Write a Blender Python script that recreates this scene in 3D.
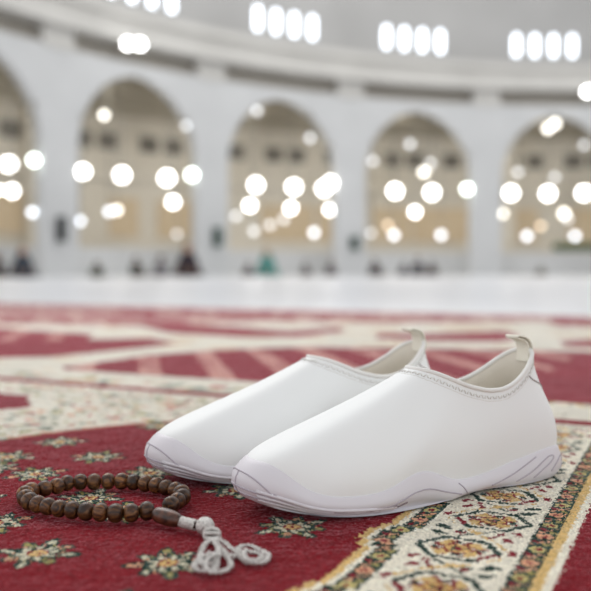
import bpy, math, random
import numpy as np
from mathutils import Vector, Matrix, noise as mnoise

random.seed(7); rng = np.random.default_rng(7)
PI = math.pi
scene = bpy.context.scene
for o in list(bpy.data.objects): bpy.data.objects.remove(o)
COL = scene.collection

# ------------------------------------------------------------------ camera
FPX = 821.0; CAM_H = 0.155; PITCH = math.atan(23.5 / FPX)
cam = bpy.data.cameras.new('camera'); camo = bpy.data.objects.new('camera', cam); COL.objects.link(camo)
camo.location = (0, 0, CAM_H); camo.rotation_euler = (PI / 2 - PITCH, 0, 0)
cam.sensor_width = 36; cam.lens = 36 * FPX / 591; cam.clip_start = 0.01; cam.clip_end = 300
cam.dof.use_dof = True; cam.dof.focus_distance = 0.545; cam.dof.aperture_fstop = 5.0; cam.dof.aperture_blades = 0
scene.camera = camo

# ------------------------------------------------------------------ world + lights + exposure
w = bpy.data.worlds.new('world'); scene.world = w; w.use_nodes = True
nt = w.node_tree; bg = nt.nodes['Background']
bg.inputs[0].default_value = (0.975, 0.98, 1.0, 1); bg.inputs[1].default_value = 1.10

# the bright white hall all round, dimmer towards the dome overhead
_tc = nt.nodes.new('ShaderNodeTexCoord'); _sp = nt.nodes.new('ShaderNodeSeparateXYZ'); _cr = nt.nodes.new('ShaderNodeValToRGB')
nt.links.new(_tc.outputs['Generated'], _sp.inputs[0]); nt.links.new(_sp.outputs[2], _cr.inputs[0]); nt.links.new(_cr.outputs[0], bg.inputs[0])
_e = _cr.color_ramp.elements; _e[0].position = 0; _e[0].color = (1.00, 1.01, 1.03, 1); _e[1].position = 1; _e[1].color = (.46, .46, .47, 1)
_m = _e.new(.45); _m.color = (.90, .905, .92, 1)

def area(name, loc, target, size, size_y, power, color=(1, 1, 1)):
    l = bpy.data.lights.new(name, 'AREA'); l.shape = 'RECTANGLE'; l.size = size; l.size_y = size_y
    l.energy = power; l.color = color
    o = bpy.data.objects.new(name, l); COL.objects.link(o); o.location = loc
    d = Vector(target) - Vector(loc); o.rotation_euler = d.to_track_quat('-Z', 'Y').to_euler()
    return o
area('added_key_light', (-1.1, 2.6, 2.0), (0.0, 1.1, 0), 1.6, 1.6, 31, (1.0, 0.99, 0.97))  # added soft light over the shoes and carpet, no real fixture
area('added_overhead_light', (5, 22, 17), (5, 26, 0), 16, 12, 1330, (1.0, 0.99, 0.97))  # added overhead light that brightens the arcade, no real fixture

scene.view_settings.view_transform = 'Standard'; scene.view_settings.look = 'None'
scene.view_settings.gamma = 1; scene.view_settings.use_curve_mapping = False
scene.view_settings.exposure = 0.0
scene.cycles.use_denoising = True
scene.cycles.max_bounces = 8; scene.cycles.sample_clamp_indirect = 4

# ------------------------------------------------------------------ helpers
def srgb(r, g, b):
    def f(c):
        c /= 255.0
        return c / 12.92 if c <= 0.04045 else ((c + 0.055) / 1.055) ** 2.4
    return (f(r), f(g), f(b), 1.0)

def mat(name, col, rough=0.6, noise=None, bump=None, metal=0.0, sheen=0.0, emit=None, coat=0.0, spec=0.5):
    m = bpy.data.materials.new(name); m.use_nodes = True
    n = m.node_tree.nodes; L = m.node_tree.links; b = n['Principled BSDF']
    b.inputs['Base Color'].default_value = col; b.inputs['Roughness'].default_value = rough
    b.inputs['Metallic'].default_value = metal; b.inputs['Specular IOR Level'].default_value = spec
    if coat: b.inputs['Coat Weight'].default_value = coat; b.inputs['Coat Roughness'].default_value = 0.15
    if sheen: b.inputs['Sheen Weight'].default_value = sheen; b.inputs['Sheen Roughness'].default_value = 0.5
    tc = n.new('ShaderNodeTexCoord')
    if noise:
        sc, col2, lo, hi = noise
        t = n.new('ShaderNodeTexNoise'); t.inputs['Scale'].default_value = sc; t.inputs['Detail'].default_value = 4
        L.new(tc.outputs['Object'], t.inputs['Vector'])
        r = n.new('ShaderNodeMapRange'); r.inputs[1].default_value = lo; r.inputs[2].default_value = hi
        L.new(t.outputs['Fac'], r.inputs[0])
        mx = n.new('ShaderNodeMix'); mx.data_type = 'RGBA'; mx.inputs[6].default_value = col; mx.inputs[7].default_value = col2
        L.new(r.outputs[0], mx.inputs[0]); L.new(mx.outputs[2], b.inputs['Base Color'])
    if bump:
        sc, st, dist = bump
        t = n.new('ShaderNodeTexNoise'); t.inputs['Scale'].default_value = sc; t.inputs['Detail'].default_value = 3
        L.new(tc.outputs['Object'], t.inputs['Vector'])
        bp = n.new('ShaderNodeBump'); bp.inputs['Strength'].default_value = st; bp.inputs['Distance'].default_value = dist
        L.new(t.outputs['Fac'], bp.inputs['Height']); L.new(bp.outputs[0], b.inputs['Normal'])
    if emit:
        b.inputs['Emission Color'].default_value = emit[0]; b.inputs['Emission Strength'].default_value = emit[1]
    return m

class MB:
    """mesh collector"""
    def __init__(s): s.v = []; s.f = []
    def add(s, vs, fs):
        o = len(s.v); s.v += [tuple(p) for p in vs]; s.f += [tuple(i + o for i in f) for f in fs]; return s
    def grid(s, rows, closed_u=False, closed_v=False, flip=False):
        n = len(rows); m = len(rows[0]); vs = [p for r in rows for p in r]; fs = []
        for i in range(n if closed_v else n - 1):
            for j in range(m if closed_u else m - 1):
                a = i * m + j; b = i * m + (j + 1) % m; c = ((i + 1) % n) * m + (j + 1) % m; d = ((i + 1) % n) * m + j
                fs.append((a, d, c, b) if flip else (a, b, c, d))
        return s.add(vs, fs)
    def box(s, c, d, rz=0):
        x, y, z = d[0] / 2, d[1] / 2, d[2] / 2; ca, sa = math.cos(rz), math.sin(rz)
        vs = []
        for i in (-x, x):
            for j in (-y, y):
                for k in (-z, z): vs.append((c[0] + i * ca - j * sa, c[1] + i * sa + j * ca, c[2] + k))
        return s.add(vs, [(0, 1, 3, 2), (4, 6, 7, 5), (0, 4, 5, 1), (2, 3, 7, 6), (0, 2, 6, 4), (1, 5, 7, 3)])
    def tube(s, pts, r, n=8, closed=False, caps=True):
        pts = [Vector(p) for p in pts]; N = len(pts); rows = []
        up = Vector((0, 0, 1)); prev = None
        for i, p in enumerate(pts):
            if closed: t = (pts[(i + 1) % N] - pts[i - 1])
            else: t = pts[min(i + 1, N - 1)] - pts[max(i - 1, 0)]
            t.normalize()
            if prev is None:
                a = up if abs(t.dot(up)) < 0.9 else Vector((1, 0, 0))
                a = (a - t * a.dot(t)).normalized()
            else:
                a = prev - t * prev.dot(t)
                a = a.normalized() if a.length > 1e-6 else Vector((1, 0, 0))
            prev = a; b = t.cross(a); rr = r[i] if hasattr(r, '__len__') else r
            rows.append([p + (a * math.cos(2 * PI * k / n) + b * math.sin(2 * PI * k / n)) * rr for k in range(n)])
        o = len(s.v); s.grid(rows, closed_u=True, closed_v=closed)
        if caps and not closed:
            s.f.append(tuple(o + k for k in range(n))[::-1]); s.f.append(tuple(o + (N - 1) * n + k for k in range(n)))
        return s
    def lathe(s, prof, n=24, M=None):
        rows = [[(r * math.cos(2 * PI * k / n), r * math.sin(2 * PI * k / n), z) for k in range(n)] for r, z in prof]
        if M is not None: rows = [[M @ Vector(p) for p in r] for r in rows]
        o = len(s.v); s.grid(rows, closed_u=True)
        s.f.append(tuple(o + k for k in range(n))[::-1]); s.f.append(tuple(o + (len(prof) - 1) * n + k for k in range(n)))
        return s
    def build(s, name, m, parent=None, smooth=True, loc=None, sub=0):
        me = bpy.data.meshes.new(name); me.from_pydata([tuple(p) for p in s.v], [], s.f); me.validate()
        me.materials.append(m)
        if smooth: me.polygons.foreach_set('use_smooth', [True] * len(me.polygons))
        o = bpy.data.objects.new(name, me); COL.objects.link(o)
        if parent: o.parent = parent
        if loc: o.location = loc
        if sub:
            md = o.modifiers.new('subd', 'SUBSURF'); md.levels = sub; md.render_levels = sub
        return o

def tag(o, label=None, cat=None, group=None, kind=None):
    if label: o['label'] = label
    if cat: o['category'] = cat
    if group: o['group'] = group
    if kind: o['kind'] = kind
    return o

def empty(name, loc=(0, 0, 0), rz=0):
    o = bpy.data.objects.new(name, None); COL.objects.link(o); o.location = loc; o.rotation_euler = (0, 0, rz)
    o.empty_display_size = 0.05
    return o

def dup(root):
    r = root.copy(); COL.objects.link(r)
    for ch in list(root.children):
        c = ch.copy(); COL.objects.link(c); c.parent = r
        for g in list(ch.children):
            d = g.copy(); COL.objects.link(d); d.parent = c
    return r

CP, SP = math.cos(PITCH), math.sin(PITCH)
def ray(u, v):
    x = (u - 295.5) / FPX; y = -(v - 295.5) / FPX
    return Vector((x, CP + y * SP, -SP + y * CP))
def ground(u, v, h=0.0):
    d = ray(u, v); t = (h - CAM_H) / d.z
    return (d.x * t, d.y * t)
ROT = math.radians(26); CR, SR = math.cos(ROT), math.sin(ROT)
def st(u, v):
    x, y = ground(u, v); return (x * CR - y * SR, x * SR + y * CR)

# ================================================================== SETTING
RC = Vector((11.98, 10.98)); RR = 24.99; TH0 = -0.8987; DTH = 0.25
def cyl(th, r, z): return (RC.x + r * math.sin(th), RC.y + r * math.cos(th), z)
T_LO, T_HI = TH0 - 1.5 * DTH, TH0 + 5.0 * DTH      # pillars 0..3 in view, plus the neighbours just outside

m_wall = mat('painted_wall', srgb(197, 198, 198), 0.75, (0.7, srgb(190, 191, 191), 0.3, 0.7))
m_corn = mat('cornice_paint', srgb(200, 198, 193), 0.7, (0.6, srgb(190, 188, 183), 0.3, 0.7))
m_drum = mat('drum_paint', srgb(172, 171, 169), 0.8, (0.4, srgb(162, 161, 159), 0.3, 0.7))
m_back = mat('warm_stone', srgb(206, 200, 188), 0.8, (0.35, srgb(194, 187, 173), 0.3, 0.7))
m_roof = mat('arcade_roof', srgb(178, 170, 154), 0.85, (0.8, srgb(166, 158, 142), 0.3, 0.7))
m_recess_shade = mat('recess_shade', srgb(176, 171, 162), 0.7, (2, srgb(166, 160, 150), 0.3, 0.7))  # shadow under the cornice is put into this darker colour
m_dark = mat('dark_opening', srgb(112, 108, 100), 0.7, (2, srgb(100, 97, 90), 0.3, 0.7))
m_wood = mat('wood_screen', srgb(200, 182, 154), 0.6, (3, srgb(190, 170, 140), 0.3, 0.7))
m_marble = mat('white_marble', srgb(236, 237, 240), 0.35, (0.9, srgb(224, 226, 230), 0.35, 0.75))
m_hedge = mat('hedge_leaf', srgb(88, 104, 72), 0.8, (6, srgb(60, 80, 52), 0.3, 0.7), (20, 0.8, 0.03))

# marble floor
fb = MB(); fb.grid([[(-30 + 4 * i, -6 + 4 * j, -0.006) for i in range(22)] for j in range(15)])
floor = tag(fb.build('floor', m_marble, smooth=False), kind='structure', label='white marble floor beyond the carpet')

# arcade wall with pointed arches
HALF = 2.43; SPRING = 4.25; APEX = 7.0
ra = (HALF ** 2 + (APEX - SPRING) ** 2) / (2 * HALF)
def arch_z(x):   # x: lateral distance from bay centre
    ax = abs(x)
    if ax >= HALF: return 0.0
    return SPRING + math.sqrt(max(0, ra ** 2 - (ax + ra - HALF) ** 2))
def arcade(th_a, th_b):
    mb = MB(); top = 7.38; thick = 0.35
    xs = [-DTH * RR / 2] + [-HALF - 1e-4] + [-HALF * math.cos(PI * k / 40) for k in range(41)] + [HALF + 1e-4, DTH * RR / 2]
    nb = int(round((th_b - th_a) / DTH))
    for bidx in range(nb):
        tc = th_a + (bidx + 0.5) * DTH
        lo = [(tc + x / RR, arch_z(x) if abs(x) < HALF else (SPRING if abs(abs(x) - HALF) < 1e-9 else 0.0)) for x in xs]
        for k in range(len(lo) - 1):
            (t0, z0), (t1, z1) = lo[k], lo[k + 1]
            x0, x1 = xs[k], xs[k + 1]
            if abs(x0) >= HALF and abs(x1) >= HALF and (x0 * x1 > 0):
                z0 = z1 = 0.0
            else:
                z0 = max(z0, SPRING); z1 = max(z1, SPRING)
            for r, fl in ((RR, 0), (RR + thick, 1)):
                q = [cyl(t0, r, z0), cyl(t1, r, z1), cyl(t1, r, top), cyl(t0, r, top)]
                mb.add(q, [(0, 1, 2, 3)])
            if z0 > 0:   # soffit
                mb.add([cyl(t0, RR, z0), cyl(t1, RR, z1), cyl(t1, RR + thick, z1), cyl(t0, RR + thick, z0)], [(0, 1, 2, 3)])
        for sx in (-HALF, HALF):   # jambs
            t = tc + sx / RR
            mb.add([cyl(t, RR, 0), cyl(t, RR + thick, 0), cyl(t, RR + thick, SPRING), cyl(t, RR, SPRING)], [(0, 1, 2, 3)])
    return mb
tag(arcade(TH0 - 1 * DTH, TH0 + 5 * DTH).build('wall_arcade', m_wall, smooth=False), kind='structure', label='white curved arcade wall with pointed arches')

def ringband(profile, th_a, th_b, n=90):
    mb = MB(); rows = []
    for r, z in profile: rows.append([cyl(th_a + (th_b - th_a) * k / n, r, z) for k in range(n + 1)])
    return mb.grid(rows)
TA, TB = TH0 - 1.3 * DTH, TH0 + 5.2 * DTH
# recess, then the projecting cornice
tag(ringband([(RR + .35, 7.38), (RR, 7.38), (RR, 7.42), (RR + .45, 7.42), (RR + .45, 8.02)], TA, TB).build('trim_1', m_recess_shade, smooth=False), kind='structure', label='shadowed recess under the cornice')
tag(ringband([(RR + .45, 8.02), (RR - .30, 8.02), (RR - .38, 8.0), (RR - .38, 8.3), (RR - .22, 8.34), (RR - .22, 8.78), (RR - .42, 8.84), (RR - .42, 9.12), (RR + .2, 9.14)], TA, TB).build('trim_2', m_corn, smooth=False), kind='structure', label='pale stepped cornice above the arches')
k0 = 3
for k in range(-1, 6):      # brackets over the pillars
    th = TH0 + k * DTH
    mb = MB()
    for (a, b, z0, z1, r0, r1) in ((-.024, .024, 7.38, 8.02, RR - .0, RR + .45), (-.02, .02, 7.30, 7.40, RR - .06, RR + .05)):
        q = [cyl(th + a, r0, z0), cyl(th + b, r0, z0), cyl(th + b, r1, z0), cyl(th + a, r1, z0), cyl(th + a, r0, z1), cyl(th + b, r0, z1), cyl(th + b, r1, z1), cyl(th + a, r1, z1)]
        mb.add(q, [(0, 1, 2, 3), (4, 7, 6, 5), (0, 4, 5, 1), (1, 5, 6, 2), (2, 6, 7, 3), (3, 7, 4, 0)])
    tag(mb.build('trim_%d' % k0, m_corn, smooth=False), kind='structure', label='cornice bracket over a pillar'); k0 += 1
tag(ringband([(RR + .2, 9.1), (RR + .2, 16)], TA, TB).build('wall_drum', m_drum, smooth=False), kind='structure', label='grey upper wall above the cornice')
# hall behind the arches
RB = RR + 8.0
tag(ringband([(RB, -.1), (RB, 9.0)], TA, TB).build('wall_back', m_back, smooth=False), kind='structure', label='beige rear wall seen through the arches')
tag(ringband([(RR + .35, 7.9), (RB, 8.3)], TA, TB).build('ceiling', m_roof, smooth=False), kind='structure', label='brownish ceiling behind the arches')
tag(ringband([(RB - .25, 4.3), (RB - .25, 4.75), (RB, 4.75)], TA, TB).build('trim_%d' % k0, m_back, smooth=False), kind='structure', label='beige ledge along the rear wall'); k0 += 1
tag(ringband([(RB - .25, 4.3), (RB, 4.3)], TA, TB).build('trim_%d' % k0, m_back, smooth=False), kind='structure', label='underside of the beige ledge'); k0 += 1

def slab(th, hw, r0, r1, z0, z1, arch=False):
    mb = MB(); n = 8
    out = [(-hw, z0), (hw, z0)]
    if arch: out += [(hw * math.cos(PI * k / n), z1 - hw + hw * math.sin(PI * k / n)) for k in range(n + 1)]
    else: out += [(hw, z1), (-hw, z1)]
    N = len(out)
    vs = [cyl(th + x / r0, r0, z) for x, z in out] + [cyl(th + x / r0, r1, z) for x, z in out]
    return mb.add(vs, [tuple(range(N))[::-1], tuple(range(N, 2 * N))] + [(i, (i + 1) % N, N + (i + 1) % N, N + i) for i in range(N)])
# columns, dark clerestory openings and wooden screens on the rear wall
for k in range(-1, 5):
    th = TH0 + (k + .5) * DTH
    mb = slab(th, .42, RB - .5, RB, 0, 8.2)
    tag(mb.build('trim_%d' % k0, m_back, smooth=False), kind='structure', label='beige pier on the rear wall'); k0 += 1
for g_ in range(18):
    for q in (-.62, .62):
        tag(slab(TH0 - .18 + (g_ * 3.25 + q) / RB, .46, RB - .03, RB + .05, 5.65, 6.4).build('trim_%d' % k0, m_dark, smooth=False), kind='structure', label='dark clerestory opening in the rear wall'); k0 += 1
for r_, zb_ in ((RR + 2.2, 7.62), (RR + 4.9, 7.55), (RB - .3, 7.2)):
    tag(ringband([(r_, 8.3), (r_, zb_), (r_ + .3, zb_), (r_ + .3, 8.3)], TA, TB).build('trim_%d' % k0, m_roof, smooth=False), kind='structure', label='brownish beam under the arcade ceiling'); k0 += 1
for th, hw in ((-.15, .7), (.33, 1.5), (.68, .6), (1.02, .7), (1.42, 1.6), (2.05, 1.4), (2.4, 1.2), (2.75, 1.0), (3.12, 1.9), (3.6, .9), (4.2, 2.4), (4.6, 1.6)):
    tag(slab(TH0 + th * DTH, hw, RB - .08, RB, 1.75, 3.5).build('trim_%d' % k0, m_wood, smooth=False), kind='structure', label='tan wooden screen on the rear wall'); k0 += 1
# low parapet behind the arcade
tag(ringband([(RR + 2.2, 0), (RR + 2.2, 1.05), (RR + 2.5, 1.05), (RR + 2.5, 0)], TA, TB).build('wall_low', m_wall, smooth=False), kind='structure', label='low white parapet behind the arches')

m_glow = mat('daylit_pane', srgb(230, 240, 255), 0.3, emit=((0.88, 0.94, 1.0, 1), 3.6))
m_frame = mat('window_frame_paint', srgb(190, 192, 196), 0.6)
wn = 1
for k in range(0, 5):
    thc = TH0 + (k - .5) * DTH + (.012, .010, .008, -.008, -.022)[k]
    for q in range(4):
        th = thc + (q - 1.5) * .82 / RR
        fr = slab(th, .17, RR + .14, RR + .2, 9.52, 10.52, True).build('window_%d' % wn, m_frame, smooth=False)
        tag(fr, kind='structure', label='arched clerestory window'); wn += 1
        slab(th, .13, RR + .11, RR + .15, 9.57, 10.47, True).build('window_pane', m_glow, fr, smooth=False)

# hedge trough in the rightmost arch
hd = MB()
for k in range(60):
    th = TH0 + (3.62 + 1.3 * k / 60) * DTH
    p = cyl(th, RR + 2.35, 1.32); r = .2 + random.uniform(-.03, .05)
    hd.lathe([(r * math.sin(a), -r * math.cos(a)) for a in [0.15 + .47 * i for i in range(7)]], 9, Matrix.Translation(p))
tag(hd.build('hedge', m_hedge), 'long clipped green hedge on the low parapet in the rightmost arch', 'hedge')

# dark boxes on the pillars
m_box = mat('loudspeaker_shell', srgb(52, 56, 56), 0.6, (8, srgb(44, 48, 48), .3, .7))
m_boxg = mat('green_notice_board', srgb(44, 70, 60), 0.6, (8, srgb(38, 60, 52), .3, .7))
def at_ring(u, v, r):
    d = ray(u, v); o = Vector((0, 0, CAM_H)); a = Vector((d.x, d.y)); b = -RC
    A = a.dot(a); B = 2 * a.dot(b); Cc = b.dot(b) - r * r
    t = (-B + math.sqrt(B * B - 4 * A * Cc)) / (2 * A); p = o + d * t
    return p, t
for u, v, wpx, hpx, mm, lab, nm, ct in ((62, 229, 9, 25, m_box, 'tall dark loudspeaker column on the leftmost pillar', 'column_loudspeaker', 'loudspeaker'),
                            (218, 237, 9, 19, m_boxg, 'dark green notice board on the second pillar from the left', 'notice_board', 'notice board'),
                            (355, 243, 9, 13, m_boxg, 'small green notice board on the third pillar from the left', 'notice_board', 'notice board')):
    p, t = at_ring(u, v, RR - .16); th = math.atan2(p.x - RC.x, p.y - RC.y); s = t / FPX
    body = MB().box((0, 0, 0), (wpx * s, .16, hpx * s)).build(nm, mm, smooth=False, loc=p); body.rotation_euler = (0, 0, -th)
    bm = body.modifiers.new('bevel', 'BEVEL'); bm.width = .02; bm.segments = 2
    tag(body, lab, ct)
    MB().box((0, -.085, 0), (wpx * s * .8, .02, hpx * s * .88)).build('grille' if 'loud' in nm else 'board_panel', mm, body, smooth=False)

# ================================================================== CARPET
def C3(r, g, b): return np.array(srgb(r, g, b)[:3])
RED = C3(117, 11, 24); RED2 = C3(112, 15, 28); CREAM = C3(214, 208, 192); GOLD = C3(206, 172, 110); GREEN = C3(26, 52, 44)
PEACH = C3(206, 152, 118); WINE = C3(120, 20, 34); OLIVE = C3(150, 140, 84); GREYG = C3(150, 156, 140); WHITE = C3(226, 219, 200)

def inpoly(S, T, poly):
    ins = np.zeros(S.shape, bool); n = len(poly)
    for i in range(n):
        (x0, y0), (x1, y1) = poly[i], poly[(i + 1) % n]
        if y0 == y1: continue
        c = ((y0 > T) != (y1 > T)) & (S < (x1 - x0) * (T - y0) / (y1 - y0) + x0)
        ins ^= c
    return ins

_tab = np.random.default_rng(3).random((256, 256))
def vnoise(x, y):
    xi = np.floor(x).astype(int); yi = np.floor(y).astype(int); fx = x - xi; fy = y - yi
    fx = fx * fx * (3 - 2 * fx); fy = fy * fy * (3 - 2 * fy)
    g = lambda a, b: _tab[a % 256, b % 256]
    return (g(xi, yi) * (1 - fx) + g(xi + 1, yi) * fx) * (1 - fy) + (g(xi, yi + 1) * (1 - fx) + g(xi + 1, yi + 1) * fx) * fy

FCREAM = C3(196, 190, 164)
def flower(c, S, T, s0, t0, R, rot=0.0, var=0):
    x = (S - s0) / R; y = (T - t0) / R
    near = (np.abs(x) < 1.3) & (np.abs(y) < 1.3)
    if not near.any(): return
    ca, sa = math.cos(rot), math.sin(rot)
    X = x * ca + y * sa; Y = -x * sa + y * ca
    def dot(cx, cy, a, b, ang, col, rim=.07, rimcol=GREEN):
        u = (X - cx) * math.cos(ang) + (Y - cy) * math.sin(ang); v = -(X - cx) * math.sin(ang) + (Y - cy) * math.cos(ang)
        if rim: c[near & (np.hypot(u / (a + rim), v / (b + rim)) < 1)] = rimcol
        c[near & (np.hypot(u / a, v / b) < 1)] = col
    for k in range(8):          # outer leaves
        a = k * PI / 4; L_ = .80 if k % 2 == 0 else .66
        dot(L_ * math.cos(a), L_ * math.sin(a), .20, .085, a, (FCREAM, PEACH, FCREAM, OLIVE)[(k + var) % 4], .10)
    for k in range(16):
        a = (k + .5) * PI / 8
        dot(.60 * math.cos(a), .60 * math.sin(a), .06, .05, a, OLIVE if k % 2 else PEACH, .05)
    for k in range(8):          # inner petals
        a = (k + .5) * PI / 4
        dot(.37 * math.cos(a), .37 * math.sin(a), .15, .085, a, FCREAM, .09)
    dot(0, 0, .20, .20, 0, GOLD, .06, WINE); dot(0, 0, .08, .08, 0, WINE, 0)

def speckle(c, mask, S, T, sc=1.0):
    n1 = vnoise(S * 95 * sc, T * 95 * sc); n2 = vnoise(S * 80 * sc + 40, T * 80 * sc + 13); n3 = vnoise(S * 60 * sc + 90, T * 110 * sc + 77)
    c[mask & (n1 > .74)] = GREYG; c[mask & (n2 > .78)] = OLIVE; c[mask & (n3 > .82)] = PEACH
    c[mask & (n1 > .86)] = C3(92, 104, 92); c[mask & (n2 < .12)] = C3(170, 90, 84)

EDGE_L = -0.168
def border(c, S, T):
    """floral border strip running along t"""
    q = (T / .105 + .18) % 1
    sc = -.0045 * ((q > .30) & (q < .70)) - .0035 * ((q > .40) & (q < .60))
    u = S - EDGE_L; ul = u - np.where(u < .03, sc, 0)
    on = (ul > 0) & (u < .107)
    c[on] = WHITE
    c[on & (ul < .0050)] = GOLD
    tt = T
    for lo, hi, uu in ((.0085, .0215, ul), (.084, .0965, u)):
        m = on & (uu >= lo) & (uu < hi) & ((u < .05) if lo < .05 else (u > .05))
        c[m] = GREEN
        x = (uu - (lo + hi) / 2); P0 = .024; ph = ((tt / P0) % 1 - .5) * P0; ev = (np.floor(tt / P0) % 2)
        d = np.hypot(x / .0046, ph / .0052)
        c[m & (d < 1.0)] = np.array(PEACH); c[m & (d < 1.0) & (ev > 0)] = C3(186, 172, 112)
        c[m & (d < .45)] = WINE
        ph2 = (((tt + P0 / 2) / P0) % 1 - .5) * P0
        c[m & (np.abs(x - ph2 * .9) < .0011) & (np.abs(ph2) < .0055)] = PEACH
        c[m & (np.hypot((x + .003) / .0022, (ph2 - .002) / .0022) < 1)] = WINE
        c[m & (np.hypot((x - .003) / .0020, (ph2 + .003) / .0020) < 1)] = OLIVE
    c[on & (u >= .0965) & (u < .102)] = GOLD
    m = on & (ul >= .0245) & (u < .0815) & (u > .02)
    P = .060
    xx = u - .053; cell = np.floor(tt / P); sg = np.where(cell % 2 > 0, 1.0, -1.0); ph = (tt / P % 1 - .5) * P
    # vines swinging between the medallions
    for A, off, wd, cc in ((.0225, 0.0, .0017, GREEN), (.0150, .9, .0014, WINE), (.0225, 3.1, .0017, GOLD)):
        c[m & (np.abs(xx - A * np.sin(tt * PI / P + off)) < wd)] = cc
    for ox, oy, a_, b_, ang, cc in ((.021, -.024, .0062, .0030, .6, GREEN), (-.020, .024, .0062, .0030, -.5, GREEN), (-.022, -.021, .0050, .0024, .9, WINE), (.019, .026, .0046, .0024, -.8, WINE),
                                    (.002, -.027, .0050, .0026, 0.2, GOLD), (-.009, .0285, .0030, .0022, 0, WINE), (.026, .004, .0032, .0046, 0, WINE), (-.0265, .002, .0030, .0050, 0, GREEN), (.010, -.0285, .0026, .0018, 0, GREEN)):
        X = (xx * sg - ox); Y = ph - oy; uu = X * math.cos(ang) + Y * math.sin(ang); vv = -X * math.sin(ang) + Y * math.cos(ang)
        c[m & (np.hypot(uu / a_, vv / b_) < 1)] = cc
    X = (xx * sg + .003) / .0225; Y = ph / .0195; a = np.arctan2(Y, X)
    r = np.hypot(X, Y) / (1 + .07 * np.cos(6 * a))
    c[m & (r < 1.16)] = WHITE
    c[m & (r < 1.02) & (r > .84)] = GREEN
    c[m & (r < 1.02) & (r > .84) & (np.cos(a + .5) > .93)] = WINE
    c[m & (r <= .70) & (np.cos(4 * a + 5 * r) > -.25)] = GOLD
    c[m & (r <= .72) & (np.abs(np.cos(4 * a + 5 * r) + .25) < .30)] = WINE
    c[m & (np.abs(r - .55) < .09) & (np.sin(4 * a + 1.2) > .72)] = GREEN
    c[m & (r < .40)] = WINE; c[m & (r < .33)] = C3(200, 160, 96); c[m & (r < .22) & (np.cos(3 * a) > 0)] = GREEN; c[m & (r < .10)] = WINE
    return on

px = lambda L: [st(u, v) for u, v in L]
FIELD2 = [(-.93, 1.03), (-.92, 1.07), (-.915, 1.25), (-.85, 1.4), (-.73, 1.53), (-.45, 1.62), (-.18, 1.68), (.25, 1.62), (.40, 1.40), (.42, 1.02), (-.9, 1.01)]
BAND3 = px([(-40, 343), (0, 341), (60, 340), (150, 338), (178, 343), (150, 347), (100, 352), (50, 357), (0, 358), (-40, 360)])
CARPET_TOP = 3.0
def colour(S, T):
    c = np.empty(S.shape + (3,)); c[:] = CREAM
    # far field wash: pinkish repeats of the mats
    speck = np.ones(S.shape, bool)
    # own mat field with pointed niche top
    edge = np.clip((T - .50) / .30, 0, 1)
    half = .205 - .19 * edge ** 1.9
    field = (T < .80) & (np.abs(S + .375) < half + .0) | ((T < .50) & (S > -.58) & (S < EDGE_L))
    fieldR = (T < .80) & (S > -.375) & (S < EDGE_L)      # the right side runs straight along the border
    gold = ((T < .812) & (np.abs(S + .375) < half + .007))
    c[gold] = C3(196, 132, 108)
    main = (T < .80) & (S < EDGE_L) & (S > -.375 - half) & ((S < -.375 + half) | (T < .62))
    sp = (T < .87) & ~main
    speckle(c, (T < .995) & (S < 1.2), S, T, 1.35)
    c[main] = RED
    # mats left and right of this one
    c[(S > EDGE_L + .107) & (S < .16) & (T < .66)] = RED
    blob = ((((S + .82) / .125) ** 2 + ((T - .705) / .075) ** 2) < 1 + .12 * np.cos(6 * np.arctan2(T - .705, S + .79)))
    ring = ((((S + .82) / .125) ** 2 + ((T - .705) / .075) ** 2) < 1.35); c[ring] = CREAM
    c[blob] = RED
    c[(S < -.66) & (T < .50)] = RED
    # cross borders
    c[(T > .858) & (T < .868)] = CREAM
    c[(T > .868) & (T < .897)] = RED
    c[(T > .897) & (T < .99)] = CREAM
    speckle(c, (T > .905) & (T < .96), S, T, .6)
    # second row of mats
    far = T > .99
    c[far] = CREAM
    n = vnoise(S * 14 + 5, T * 14); c[far & (n > .72)] = C3(206, 186, 160)
    for k in range(-4, 4):
        f2 = inpoly(S, T, [(s + k * 1.60, t) for s, t in FIELD2]); c[f2] = RED
        qd = ((S * .80 + T * .60) / .105) % 1; c[f2 & (qd < .34) & (vnoise(S * 40, T * 40) > .22)] = C3(182, 122, 112)
    c[inpoly(S, T, BAND3)] = RED
    for L in ([(70, 320), (150, 321), (290, 331), (340, 327), (345, 331), (300, 337), (240, 337), (170, 333), (140, 326), (75, 325)],
              [(425, 334), (505, 331), (520, 337), (500, 342), (430, 341), (375, 338), (380, 333)],
              [(545, 321), (640, 318), (640, 327), (560, 326)], [(560, 341), (640, 338), (640, 348), (565, 347)],
              [(-30, 328), (0, 328), (14, 332), (6, 337), (-30, 338)],
              [(300, 313), (420, 314), (480, 318), (460, 322), (380, 323), (300, 320)],
              [(500, 317), (591, 318), (660, 318), (660, 321), (591, 321), (520, 321)]):
        c[inpoly(S, T, px(L))] = RED
    mixz = (inpoly(S, T, px([(-60, 300), (120, 300), (700, 300), (700, 318), (480, 322), (260, 322), (130, 325), (0, 324), (-60, 326)]))) | (T > CARPET_TOP - .13)
    nn = vnoise(S * 33 + 3, T * 33 + 8); c[mixz & (nn > .42)] = RED; c[mixz & (nn <= .42)] = C3(196, 160, 148)
    # outside the photographed part: plain repeats
    c[(T < .30) & (S < -.66)] = RED
    border(c, S, T) if T.min() < .86 else None
    over = (T >= .858)
    c[over & (T < .868) & (S > -.3) & (S < .2)] = CREAM
    c[(T > .868) & (T < .897)] = RED
    lone = (T > .897) & (T < .99) & (S > -.2) & (S < .0)
    c[lone] = CREAM
    c[(T > .99) & inpoly(S, T, FIELD2) & (S > -.2) & (S < 0) ] = RED
    return c

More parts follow.
